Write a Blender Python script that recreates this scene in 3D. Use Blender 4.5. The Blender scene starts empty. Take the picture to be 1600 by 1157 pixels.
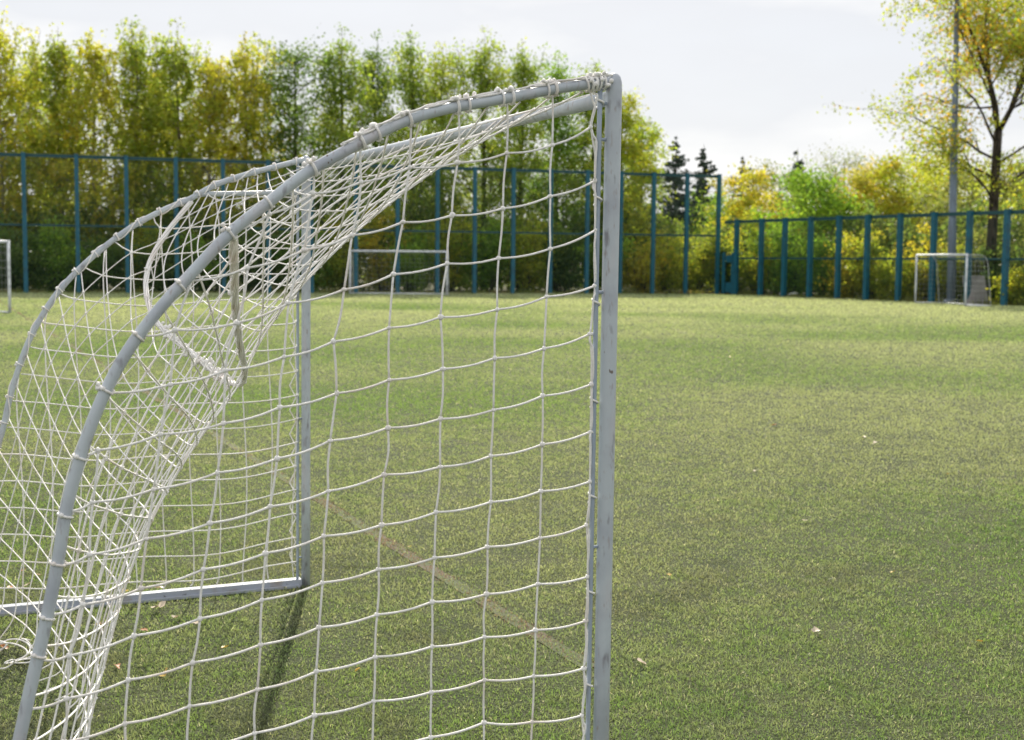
import bpy, bmesh, math, random
import numpy as np
from mathutils import Matrix, Vector

rng = np.random.default_rng(7)
random.seed(7)
S = bpy.context.scene
C = S.collection

# ------------------------------------------------------------------ camera
F_PX, PITCH, ROLL, CAM_H = 2028.06, 0.08314, 0.008965, 1.5626
cr, sr = math.cos(ROLL), math.sin(ROLL)
FWD = np.array([0, math.cos(PITCH), -math.sin(PITCH)])
_up = np.array([0, math.sin(PITCH), math.cos(PITCH)])
_rt = np.array([1.0, 0, 0])
RIGHT = _rt * cr + _up * sr
UP = -_rt * sr + _up * cr
EYE = np.array([0, 0, CAM_H])
cam_data = bpy.data.cameras.new('camera')
cam = bpy.data.objects.new('camera', cam_data)
C.objects.link(cam)
S.camera = cam
cam.matrix_world = Matrix(((RIGHT[0], UP[0], -FWD[0], 0), (RIGHT[1], UP[1], -FWD[1], 0),
                           (RIGHT[2], UP[2], -FWD[2], CAM_H), (0, 0, 0, 1)))
cam_data.sensor_width = 36.0
cam_data.lens = F_PX / 1600 * 36.0
cam_data.clip_start = 0.05
cam_data.clip_end = 2000
cam_data.dof.use_dof = True
cam_data.dof.focus_distance = 4.0
cam_data.dof.aperture_fstop = 5.2

# ------------------------------------------------------------------ world, sun, exposure
SUN_EL, SUN_AZ = math.radians(38), math.radians(-4.5)      # azimuth measured from +Y, negative = to the left
w = bpy.data.worlds.new('World')
S.world = w
w.use_nodes = True
nt = w.node_tree
nt.nodes.clear()
N = nt.nodes.new
sky = N('ShaderNodeTexSky'); sky.sky_type = 'NISHITA'; sky.sun_disc = False
sky.sun_elevation = SUN_EL; sky.sun_rotation = SUN_AZ
bg1 = N('ShaderNodeBackground'); bg1.inputs['Strength'].default_value = 0.11
bg2 = N('ShaderNodeBackground'); bg2.inputs['Strength'].default_value = 0.75
tc = N('ShaderNodeTexCoord')
mp = N('ShaderNodeMapping'); mp.inputs['Scale'].default_value = (1.0, 1.0, 3.2); mp.inputs['Location'].default_value = (0.3, 0.1, 0.4)
nz = N('ShaderNodeTexNoise'); nz.inputs['Scale'].default_value = 3.4; nz.inputs['Detail'].default_value = 5
cr1 = N('ShaderNodeValToRGB')
cr1.color_ramp.elements[0].position = 0.41; cr1.color_ramp.elements[0].color = (0.80, 0.81, 0.84, 1)
cr1.color_ramp.elements[1].position = 0.57; cr1.color_ramp.elements[1].color = (1.0, 0.995, 0.985, 1)
cr2 = N('ShaderNodeValToRGB')
cr2.color_ramp.elements[0].position = 0.25; cr2.color_ramp.elements[0].color = (0.88, 0.88, 0.88, 1)
cr2.color_ramp.elements[1].position = 0.55; cr2.color_ramp.elements[1].color = (0.97, 0.97, 0.97, 1)
mx = N('ShaderNodeMixShader'); out = N('ShaderNodeOutputWorld')
L = nt.links.new
L(tc.outputs['Generated'], mp.inputs['Vector']); L(mp.outputs['Vector'], nz.inputs['Vector'])
L(nz.outputs['Fac'], cr1.inputs['Fac']); L(nz.outputs['Fac'], cr2.inputs['Fac'])
L(cr1.outputs['Color'], bg2.inputs['Color']); L(sky.outputs['Color'], bg1.inputs['Color'])
L(cr2.outputs['Color'], mx.inputs['Fac']); L(bg1.outputs[0], mx.inputs[1]); L(bg2.outputs[0], mx.inputs[2])
L(mx.outputs[0], out.inputs['Surface'])

sd = bpy.data.lights.new('sun', 'SUN')
sd.energy = 5.0; sd.angle = math.radians(0.8); sd.color = (1.0, 0.93, 0.80)
sun = bpy.data.objects.new('sun', sd); C.objects.link(sun)
sdir = Vector((math.sin(SUN_AZ) * math.cos(SUN_EL), math.cos(SUN_AZ) * math.cos(SUN_EL), math.sin(SUN_EL)))
sun.rotation_euler = sdir.to_track_quat('Z', 'Y').to_euler()
sun.location = (0, 30, 40)

S.view_settings.view_transform = 'Standard'
S.view_settings.look = 'None'
S.view_settings.exposure = 0.48
S.view_settings.gamma = 1.0
S.cycles.max_bounces = 10
S.cycles.diffuse_bounces = 6
S.cycles.transmission_bounces = 8
S.cycles.transparent_max_bounces = 4

# ------------------------------------------------------------------ helpers
def ray(px, py):
    d = FWD + RIGHT * (px - 800) / F_PX - UP * (py - 578.5) / F_PX
    return d
def hit(px, py, p0, n):                       # sight line meets the plane through p0 with normal n
    d = ray(px, py)
    return EYE + d * (np.dot(np.asarray(p0) - EYE, n) / np.dot(d, n))
def G(px, py):                                # ... meets the ground
    return hit(px, py, (0, 0, 0), np.array([0, 0, 1.0]))
def at_y(px, py, y):                          # ... meets the vertical plane y metres ahead
    return hit(px, py, (0, y, 0), np.array([0, 1.0, 0]))

def tag(o, label=None, cat=None, group=None, kind=None):
    if label: o['label'] = label
    if cat: o['category'] = cat
    if group: o['group'] = group
    if kind: o['kind'] = kind
    return o
def empty(name, loc=(0, 0, 0), label=None, cat=None, group=None):
    o = bpy.data.objects.new(name, None); C.objects.link(o)
    o.location = loc; o.empty_display_size = 0.2
    return tag(o, label, cat, group)

class MB:
    """collects geometry, links it as one mesh"""
    def __init__(s):
        s.v = []; s.f = []; s.n = 0; s.c = []; s.smooth = True
    def add(s, v, f, col=None):
        v = np.asarray(v, float)
        s.v.append(v); s.f += [tuple(int(i) + s.n for i in q) for q in f]; s.n += len(v)
        if col is not None: s.c.append(np.broadcast_to(np.asarray(col, float), (len(v), 3)))
    def box(s, c, sz, ax=None):
        ax = np.eye(3) if ax is None else np.asarray(ax)
        h = np.asarray(sz) / 2
        pts = [np.asarray(c) + sx * h[0] * ax[0] + sy * h[1] * ax[1] + sz_ * h[2] * ax[2]
               for sx in (-1, 1) for sy in (-1, 1) for sz_ in (-1, 1)]
        s.add(pts, [(0, 1, 3, 2), (4, 6, 7, 5), (0, 4, 5, 1), (2, 3, 7, 6), (0, 2, 6, 4), (1, 5, 7, 3)])
    def tube(s, pts, r, n=8, caps=True):
        pts = np.asarray(pts, float); m = len(pts)
        r = np.broadcast_to(np.asarray(r, float), (m,))
        t = np.gradient(pts, axis=0); t /= np.linalg.norm(t, axis=1)[:, None] + 1e-12
        a = np.array([0, 0, 1.0]) if abs(t[0][2]) < 0.9 else np.array([1.0, 0, 0])
        u = np.cross(t[0], a); u /= np.linalg.norm(u)
        ang = np.arange(n) * 2 * math.pi / n
        V = np.zeros((m, n, 3))
        for i in range(m):
            u = u - t[i] * np.dot(u, t[i]); u /= np.linalg.norm(u) + 1e-12
            b = np.cross(t[i], u)
            V[i] = pts[i] + r[i] * (np.cos(ang)[:, None] * u + np.sin(ang)[:, None] * b)
        f = []
        for i in range(m - 1):
            for k in range(n):
                k2 = (k + 1) % n
                f.append((i * n + k, i * n + k2, (i + 1) * n + k2, (i + 1) * n + k))
        if caps:
            f.append(tuple(range(n - 1, -1, -1))); f.append(tuple((m - 1) * n + k for k in range(n)))
        s.add(V.reshape(-1, 3), f)
    def blob(s, c, r, seed=None, st=(1, 1, 1)):
        v, f = SPH
        k = rng.uniform(.85, 1.15, (len(v), 1))
        s.add(np.asarray(c) + v * k * r * np.asarray(st), f)
    def build(s, name, mat, parent=None, smooth=True):
        me = bpy.data.meshes.new(name)
        me.from_pydata(np.concatenate(s.v).tolist() if s.v else [], [], s.f)
        if smooth: me.polygons.foreach_set('use_smooth', [True] * len(me.polygons))
        if s.c:
            a = me.color_attributes.new('Col', 'FLOAT_COLOR', 'POINT')
            c = np.concatenate(s.c); a.data.foreach_set('color', np.c_[c, np.ones(len(c))].ravel())
        me.materials.append(mat); me.update()
        o = bpy.data.objects.new(name, me); C.objects.link(o)
        if parent is not None:
            o.parent = parent
            o.matrix_parent_inverse = Matrix.Translation(-parent.location)
        return o

def _sphere():
    bm = bmesh.new(); bmesh.ops.create_icosphere(bm, subdivisions=1, radius=1)
    v = np.array([p.co[:] for p in bm.verts]); f = [tuple(q.index for q in p.verts) for p in bm.faces]
    bm.free(); return v, f
SPH = _sphere()

def raw_mesh(name, V, nper, mat, col=None, parent=None, smooth=False):
    """many loose faces of nper corners each, fast"""
    V = np.ascontiguousarray(V, np.float32).reshape(-1, 3); nv = len(V); nf = nv // nper
    me = bpy.data.meshes.new(name)
    me.vertices.add(nv); me.vertices.foreach_set('co', V.ravel())
    me.loops.add(nv); me.loops.foreach_set('vertex_index', np.arange(nv, dtype=np.int32))
    me.polygons.add(nf); me.polygons.foreach_set('loop_start', np.arange(nf, dtype=np.int32) * nper)
    me.update(calc_edges=True)
    if col is not None:
        a = me.color_attributes.new('Col', 'FLOAT_COLOR', 'POINT')
        c = np.repeat(col, nper, axis=0)
        a.data.foreach_set('color', np.c_[c, np.ones(len(c))].astype(np.float32).ravel())
    me.materials.append(mat); me.validate()
    o = bpy.data.objects.new(name, me); C.objects.link(o)
    if parent is not None:
        o.parent = parent; o.matrix_parent_inverse = Matrix.Translation(-parent.location)
    return o

def smooth_line(p, k=6):                       # Catmull-Rom
    p = np.asarray(p, float); o = []
    q = np.vstack([2 * p[0] - p[1], p, 2 * p[-1] - p[-2]])
    for i in range(len(p) - 1):
        a, b, c, d = q[i:i + 4]
        for t in np.arange(k) / k:
            o.append(.5 * (2 * b + (c - a) * t + (2 * a - 5 * b + 4 * c - d) * t * t + (3 * b - a - 3 * c + d) * t ** 3))
    o.append(p[-1]); return np.array(o)
def resample(p, n):
    p = np.asarray(p, float); d = np.r_[0, np.cumsum(np.linalg.norm(np.diff(p, axis=0), axis=1))]
    t = np.linspace(0, d[-1], n)
    return np.c_[[np.interp(t, d, p[:, i]) for i in range(3)]].T

# ------------------------------------------------------------------ materials
def mat(name, base, rough=.5, spec=.5, noise=None, bump=None, attr=False, metal=0):
    """noise = list of (scale, colour, low, high [, detail, stretch]) blotches laid over the base colour"""
    m = bpy.data.materials.new(name); m.use_nodes = True
    t = m.node_tree; b = t.nodes['Principled BSDF']; lk = t.links.new
    b.inputs['Roughness'].default_value = rough; b.inputs['Specular IOR Level'].default_value = spec
    b.inputs['Metallic'].default_value = metal
    src = None
    if attr:
        a = t.nodes.new('ShaderNodeAttribute'); a.attribute_name = 'Col'; src = a.outputs['Color']
    co = t.nodes.new('ShaderNodeTexCoord')
    for n_ in (noise or []):
        sc, colr, lo, hi = n_[:4]
        mpn = t.nodes.new('ShaderNodeMapping')
        mpn.inputs['Scale'].default_value = n_[5] if len(n_) > 5 else (1, 1, 1)
        mpn.inputs['Location'].default_value = (sc * .37, sc * .11, .5)
        lk(co.outputs['Object'], mpn.inputs['Vector'])
        tx = t.nodes.new('ShaderNodeTexNoise'); tx.inputs['Scale'].default_value = sc
        tx.inputs['Detail'].default_value = n_[4] if len(n_) > 4 else 4
        lk(mpn.outputs['Vector'], tx.inputs['Vector'])
        rp = t.nodes.new('ShaderNodeMapRange'); rp.inputs['From Min'].default_value = lo; rp.inputs['From Max'].default_value = hi
        lk(tx.outputs['Fac'], rp.inputs['Value'])
        mxn = t.nodes.new('ShaderNodeMix'); mxn.data_type = 'RGBA'
        lk(rp.outputs['Result'], mxn.inputs['Factor'])
        if src is None: mxn.inputs['A'].default_value = (*base, 1)
        else: lk(src, mxn.inputs['A'])
        mxn.inputs['B'].default_value = (*colr, 1); src = mxn.outputs['Result']
    if src is None: b.inputs['Base Color'].default_value = (*base, 1)
    else: lk(src, b.inputs['Base Color'])
    if bump:
        tx = t.nodes.new('ShaderNodeTexNoise'); tx.inputs['Scale'].default_value = bump[0]; tx.inputs['Detail'].default_value = 4
        lk(co.outputs['Object'], tx.inputs['Vector'])
        bp = t.nodes.new('ShaderNodeBump'); bp.inputs['Strength'].default_value = bump[1]; bp.inputs['Distance'].default_value = bump[2]
        lk(tx.outputs['Fac'], bp.inputs['Height']); lk(bp.outputs['Normal'], b.inputs['Normal'])
    return m

def leaf_mat(name, trans=.55, gloss=.06, tint=(1.0, 1.0, .62), rough=.45):
    m = bpy.data.materials.new(name); m.use_nodes = True
    t = m.node_tree; t.nodes.clear(); lk = t.links.new
    a = t.nodes.new('ShaderNodeAttribute'); a.attribute_name = 'Col'
    d = t.nodes.new('ShaderNodeBsdfDiffuse'); tr = t.nodes.new('ShaderNodeBsdfTranslucent')
    g = t.nodes.new('ShaderNodeBsdfGlossy'); g.inputs['Roughness'].default_value = rough; g.inputs['Color'].default_value = (1, 1, 1, 1)
    ml = t.nodes.new('ShaderNodeMix'); ml.data_type = 'RGBA'; ml.blend_type = 'MULTIPLY'; ml.inputs['Factor'].default_value = 1
    ml.inputs['B'].default_value = (*tint, 1)
    lk(a.outputs['Color'], d.inputs['Color']); lk(a.outputs['Color'], ml.inputs['A']); lk(ml.outputs['Result'], tr.inputs['Color'])
    m1 = t.nodes.new('ShaderNodeMixShader'); m1.inputs[0].default_value = trans
    lk(d.outputs[0], m1.inputs[1]); lk(tr.outputs[0], m1.inputs[2])
    m2 = t.nodes.new('ShaderNodeMixShader'); m2.inputs[0].default_value = gloss
    lk(m1.outputs[0], m2.inputs[1]); lk(g.outputs[0], m2.inputs[2])
    o = t.nodes.new('ShaderNodeOutputMaterial'); lk(m2.outputs[0], o.inputs['Surface'])
    return m

M_paint = mat('old_white_paint', (.50, .55, .595), .42, .45,
              noise=[(9, (.38, .41, .47), .45, .75, 6), (14, (.54, .53, .56), .56, .74, 5, (1, 1, .25)), (38, (.25, .25, .28), .60, .72, 5, (1, 1, .35)), (90, (.36, .33, .34), .60, .74, 3, (1, 1, .3)),
                     (6.5, (.10, .10, .12), .745, .755, 8), (26, (.18, .15, .13), .72, .735, 6, (1, 1, .5))], bump=(160, .12, .002))
M_rail = mat('thin_rail_paint', (.34, .40, .48), .5, .4, noise=[(30, (.25, .27, .31), .58, .68, 5, (1, 1, .3))])
M_bar = mat('ground_bar_paint', (.34, .37, .43), .5, .4, noise=[(12, (.30, .28, .27), .52, .70, 6), (40, (.12, .12, .12), .66, .72, 5)])
M_rope = mat('net_cord', (.90, .885, .865), .75, .25, noise=[(7, (.80, .72, .66), .50, .74, 3), (300, (.70, .68, .66), .5, .7, 2)], bump=(900, .5, .001))
M_farw = mat('far_goal_paint', (.80, .83, .88), .45, .4, noise=[(6, (.5, .53, .58), .45, .7)])
M_blue = mat('fence_blue_paint', (.016, .125, .185), .45, .4, noise=[(3, (.02, .09, .13), .45, .7), (14, (.04, .22, .32), .6, .75)])
M_frail = mat('fence_rail_paint', (.018, .075, .085), .5, .4)
M_fnet = mat('far_goal_net', (.45, .47, .46), .8, .2)
M_wire = mat('fence_wire', (.03, .09, .08), .5, .4)
M_pole = mat('lamp_pole_paint', (.17, .22, .29), .45, .4, noise=[(2, (.12, .15, .19), .45, .7, 4, (3, 3, .5))])
M_bark = mat('dark_bark', (.085, .070, .056), .9, .2, noise=[(9, (.025, .02, .016), .45, .62, 6, (1, 1, .25))], bump=(20, .6, .03))
M_birch = mat('birch_bark', (.30, .27, .23), .8, .2, noise=[(5, (.05, .045, .04), .56, .64, 5, (.6, .6, 2.5))])
M_board = mat('concrete_slab', (.34, .32, .32), .85, .2, noise=[(4, (.24, .22, .22), .4, .7), (20, (.42, .41, .40), .55, .7)])
M_bag = mat('white_plastic', (.75, .76, .78), .4, .5)
M_stone = mat('rubble', (.30, .24, .19), .9, .2, noise=[(6, (.16, .13, .1), .4, .7)])
M_leaf = leaf_mat('tree_leaves', .68, .02)
M_needle = leaf_mat('spruce_needles', .2, .03, (1, 1, .8))
M_blade = leaf_mat('turf_fibre', .50, .05, (1.06, 1.0, .68), .6)
M_fallen = leaf_mat('dry_leaf', .25, .06, (1.05, .95, .8))

# ------------------------------------------------------------------ ground
def sheet(name, pts, z, m):
    me = bpy.data.meshes.new(name)
    me.from_pydata([(p[0], p[1], z) for p in pts], [], [tuple(range(len(pts)))])
    me.materials.append(m); o = bpy.data.objects.new(name, me); C.objects.link(o)
    return o
M_soil = mat('soil_and_litter', (.07, .08, .035), .95, .1, noise=[(.4, (.10, .08, .05), .4, .65), (9, (.045, .05, .02), .45, .65)])
M_turf = mat('turf_backing', (.070, .086, .036), .9, .2,
             noise=[(.22, (.088, .096, .045), .40, .65, 5), (2.2, (.052, .068, .026), .42, .62, 6), (45, (.12, .12, .07), .54, .70, 4), (160, (.02, .03, .01), .5, .62, 3)],
             bump=(70, .9, .03))
o = sheet('ground', [(-900, -300), (900, -300), (900, 1500), (-900, 1500)], -.03, M_soil); o['kind'] = 'structure'

TA, TB, TC = G(-400, 457.5), G(1120, 459.5), G(1569, 478)     # feet of the tall fence and of the low fence
def lerp(a, b, t): return a + (b - a) * t
T0 = TA; LOWEND = lerp(TB, TC, 1.9)
corner_in = lambda p: p
o = sheet('pitch', [(-70, -40), (70, -40), tuple(LOWEND[:2]), tuple(TB[:2]), tuple(T0[:2]), (-75, 40)], 0, M_turf); o['kind'] = 'structure'

# goal frame: origin = foot of the near post, g along the crossbar, b backwards, u up the posts
NEAR = np.array([0.2475, 3.4069, 0]); FAR = np.array([-0.9844, 6.1453, 0])
g = (FAR - NEAR); WID = np.linalg.norm(g); g /= WID
b = np.array([-g[1], g[0], 0]); b = -b if b[0] > 0 else b
u = np.array([0, 0, 1.0]) - b * .0054; u /= np.linalg.norm(u)
def side(s): return NEAR + g * WID * s
def PS(px, py, s): return hit(px, py, side(s), g)

# worn pitch markings, parallel to the goal line: tinted fibres, plus a thin sheet under them
L0 = G(915, 1040); LDIR = g
LA, LB = L0 - LDIR * .04, L0 + LDIR * 42
ln = np.array([-LDIR[1], LDIR[0], 0])
M_line = mat('worn_line', (.105, .072, .056), .85, .2, noise=[(2.5, (.070, .086, .036), .42, .55, 6), (60, (.07, .085, .036), .46, .6, 4), (11, (.070, .086, .036), .46, .60, 6)])
def strip(name, a, c, wd, z=.004):
    d = c - a; d = d / np.linalg.norm(d); n = np.array([-d[1], d[0], 0]) * wd / 2
    o = sheet(name, [a - n, c - n, c + n, a + n], z, M_line); o['kind'] = 'structure'; return o
strip('goal_line', LA, LB, .075)
ARC = smooth_line([G(1052, 512), G(1066, 520), G(1100, 526), G(1150, 530), G(1230, 533)], 6)
me = bpy.data.meshes.new('penalty_arc')
av = []
for i, p in enumerate(ARC):
    d = ARC[min(i + 1, len(ARC) - 1)] - ARC[max(i - 1, 0)]; d /= np.linalg.norm(d); n = np.array([-d[1], d[0], 0]) * .06
    av += [tuple((p - n) + (0, 0, .004)), tuple((p + n) + (0, 0, .004))]
me.from_pydata(av, [], [(2 * i, 2 * i + 1, 2 * i + 3, 2 * i + 2) for i in range(len(ARC) - 1)])
me.materials.append(M_line); o = bpy.data.objects.new('penalty_arc', me); C.objects.link(o); o['kind'] = 'structure'

# turf fibres -----------------------------------------------------------
def vnoise(x, y, sc, seed):
    r = np.random.default_rng(seed).random((256, 256))
    x = x * sc; y = y * sc; xi = np.floor(x).astype(int); yi = np.floor(y).astype(int); fx = x - xi; fy = y - yi
    fx = fx * fx * (3 - 2 * fx); fy = fy * fy * (3 - 2 * fy)
    q = lambda i, j: r[(xi + i) % 256, (yi + j) % 256]
    return (q(0, 0) * (1 - fx) + q(1, 0) * fx) * (1 - fy) + (q(0, 1) * (1 - fx) + q(1, 1) * fx) * fy
def blades(y0, y1, n):
    r = np.random.default_rng(31)
    y = np.exp(r.uniform(math.log(y0), math.log(y1), n))      # as many fibres per doubling of distance: fewer and broader further off
    x = -(.60 * y + 1.6) + r.random(n) * (1.12 * y + 2.8)
    p1 = vnoise(x, y, 1.1, 1); p2 = vnoise(x, y, 4.2, 2); p3 = vnoise(x, y, .28, 3); p4 = vnoise(x, y, 13, 4); p5 = vnoise(x, y, .09, 5)
    keep = r.random(n) < (.55 + .6 * p2 * (.5 + p4))
    x, y, p1, p2, p3, p4, p5 = [q[keep] for q in (x, y, p1, p2, p3, p4, p5)]; n = len(x)
    wid = np.maximum(.0026, .00072 * y); hgt = .0125 + .00042 * y
    az = r.random(n) * 2 * math.pi
    lean = r.uniform(.1, 1.35, n); la = r.random(n) * 2 * math.pi
    h = hgt * r.uniform(.5, 1.2, n) * (.75 + .5 * p2)
    wv = wid * r.uniform(.6, 1.3, n) * .5
    base = np.c_[x, y, np.full(n, .001)]
    side_ = np.c_[np.cos(az), np.sin(az), np.zeros(n)] * wv[:, None]
    tip = base + np.c_[np.cos(la) * np.sin(lean), np.sin(la) * np.sin(lean), np.cos(lean) * .9 + .12] * h[:, None]
    mid = base + (tip - base) * .55 + np.c_[np.zeros(n), np.zeros(n), h * .16]
    V = np.stack([base - side_, base + side_, mid + side_ * .8, tip, ], 1)
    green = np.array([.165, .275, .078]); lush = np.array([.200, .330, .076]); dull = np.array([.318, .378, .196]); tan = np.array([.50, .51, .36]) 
    k1 = np.clip((p1 - .35) * 1.6 + (p2 - .5) * .8, 0, 1)[:, None]
    col = lush * (1 - k1) + green * k1
    kd = np.clip((p3 - .45) * 1.3 + (p4 - .5) * .7 + (p5 - .4) * .7 + .16 + .05 * np.clip(x + 1.0, 0, 3) + .012 * np.clip(y - 6, 0, 40), 0, .9)[:, None]  # distance term mixes in more pale fibres, part of the painted far sheen
    dull = dull[None] * np.array([1.05, 1.0, 1.06]) * (1 + .015 * np.clip(y - 6, 0, 40))[:, None]          # grazing backlit sheen painted into the colour: fibres paler further off
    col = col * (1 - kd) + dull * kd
    worn = (vnoise(x, y, 1.7, 8) * .6 + vnoise(x, y, 5.5, 9) * .4); bare = (np.clip((worn - .60) * 7, 0, 1) * np.clip(1.3 - (y - 4) / 5, .08, 1))[:, None] * .42
    col = col * (1 - bare) + np.array([.15, .135, .10]) * bare
    t = (r.random(n) < .06)[:, None]; col = np.where(t, tan * r.uniform(.6, 1.2, (n, 1)), col)
    col = col * np.where(r.random((n, 1)) < .26 * np.clip(1.3 - (y - 4) / 9, .25, 1)[:, None], r.uniform(.3, .6, (n, 1)), r.uniform(.75, 1.25, (n, 1)))
    sm = G(556, 888); dm = np.hypot((x - sm[0]) / .16, (y - sm[1]) / .035); col = col * (1 - .75 * np.exp(-dm ** 2))[:, None]  # short shadow streak near the far post, painted into the fibre colours
    d = np.abs((x - L0[0]) * ln[0] + (y - L0[1]) * ln[1])
    al = (x - L0[0]) * LDIR[0] + (y - L0[1]) * LDIR[1]
    on = (d < .046 + .03 * (p4 - .5)) & (r.random(n) < .85 * np.clip(1.9 * worn + .35 * p2 - .55, 0, 1) * np.clip(1.1 + al * 8, 0, 1))
    col = np.where(on[:, None], np.array([.29, .205, .165]) * r.uniform(.5, 1.2, (n, 1)), col)
    dm = np.full(n, 9.); q = y > 15
    dm[q] = np.min(np.hypot(x[q][:, None] - ARC[None, ::3, 0], y[q][:, None] - ARC[None, ::3, 1]), axis=1)
    col = np.where(((dm < .10) & (r.random(n) < .4))[:, None], np.array([.50, .46, .36]), col)
    return V, np.clip(col * 1.12, 0, .9)
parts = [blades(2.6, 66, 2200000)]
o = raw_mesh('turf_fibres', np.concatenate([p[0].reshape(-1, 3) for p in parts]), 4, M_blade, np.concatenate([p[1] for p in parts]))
fy = FAR  # (blades behind the fence line are trimmed by the fence strip below)
tag(o, 'short green artificial turf fibres covering the pitch', 'artificial turf', kind='stuff')

# ------------------------------------------------------------------ the near goal
goal = empty('football_goal', tuple(NEAR), 'large white goal in the foreground with curved support arms and slack net', 'football goal', 'football goals around the pitch')
R_POST = .0215
def vpost(s, name):
    base = side(s); m = MB()
    z = [0, .5, 1, 1.5, 2.0, 2.028, 2.042, 2.049, 2.052]
    r = [R_POST] * 5 + [R_POST * .96, R_POST * .78, R_POST * .48, R_POST * .1]
    m.tube([base + u * q for q in z], r, 20)
    return m.build(name, M_paint, goal)
vpost(0, 'post'); vpost(1, 'post')
m = MB(); m.tube([side(t) + u * 1.990 for t in np.linspace(.004, .996, 12)], .0190, 18); m.build('crossbar', M_paint, goal)

near_px = [(955, 128), (880, 137), (800, 152), (700, 170), (640, 187), (590, 209), (540, 236), (480, 270), (420, 316), (360, 364), (300, 427), (250, 482),
           (200, 548), (160, 622), (130, 700), (105, 790), (90, 880), (70, 980), (50, 1065)]
far_px = [(478, 249), (430, 261), (381, 274), (335, 290), (297, 311), (250, 331), (200, 359), (150, 397), (106, 439), (72, 483), (40, 545), (16, 620), (2, 680)]
nearA = np.array([PS(x, y, 0) for x, y in near_px]); farA = np.array([PS(x, y, 1) for x, y in far_px])
def finish(A, s, t_end):                       # carry the traced arc down to the ground
    q = A[-1]; t0 = np.dot(q - side(s), b); z0 = q[2]
    ext = [side(s) + b * (t0 + (t_end - t0) * math.sin(k * math.pi / 2)) + u * z0 * (1 - k) for k in (.2, .4, .6, .8, 1.0)]
    return np.vstack([A, ext])
t_near = np.dot(nearA[-1] - side(0), b); t_far = np.dot(farA[-1] - side(1), b)
nearA = finish(nearA, 0, t_near + .10); farA = finish(farA, 1, t_far + .20)
nearC = smooth_line(nearA, 6); farC = smooth_line(farA, 6)
m = MB(); m.tube(nearC, np.interp(np.arange(len(nearC)), [0, 60, len(nearC) - 1], [.0135, .0135, .0150]), 18); m.build('support_arm', M_paint, goal)
m = MB(); m.tube(farC, .0125, 16); m.build('support_arm', M_paint, goal)
T_NB = np.dot(nearA[-1] - side(0), b); T_FB = np.dot(farA[-1] - side(1), b)
# ground bars on both sides, and the level brace high on the far side
for s, t in ((0, T_NB), (1, T_FB)):
    m = MB(); c = side(s) + b * (t / 2 + .01) + np.array([0, 0, .022])
    ang = np.array([b, g, np.array([0, 0, 1.0])])
    m.box(c + np.array([0, 0, -.002]), (t - .03, .046, .036), ang)
    m.box(c + g * (-.024) + np.array([0, 0, -.012]), (t - .06, .05, .012), ang)
    m.build('ground_bar', M_bar, goal, smooth=False)
br0, br1 = PS(303, 304, 1), PS(474, 301, 1)
m = MB(); m.tube([lerp(br0, br1, t) for t in np.linspace(0, 1, 6)], .012, 12); m.build('brace_bar', M_paint, goal)
# thin net rails beside the posts, each with its little brackets
for s in (0, 1):
    m = MB(); off = b * .0405
    m.tube([side(s) + off + u * z for z in np.linspace(.02, 2.012, 14)], .0066, 10)
    rail = m.build('net_rail', M_rail, goal)
    for z in (.14, .81, 1.485, 1.88, 1.972):
        k = MB(); p = side(s) + u * z
        k.tube([p + b * .018, p + b * .034 + u * .0005, p + b * .0405 + u * .004], .0045, 8); k.build('rail_bracket', M_rail, rail)

# ---- nets
R_C = .0029
def net_obj(name, lines, knots, r=R_C, kr=.0073, parent=goal):
    m = MB()
    for l in lines:
        if len(l) >= 2: m.tube(l, r, 6)
    for k in knots:
        m.blob(k, kr, st=rng.uniform(.8, 1.3, 3))
    return m.build(name, M_rope, parent)
def cord(a, c, sag=0.0, n=5):
    t = np.linspace(0, 1, n)[:, None]; p = a + (c - a) * t
    p[:, 2] -= sag * 4 * t[:, 0] * (1 - t[:, 0]); return p

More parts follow.
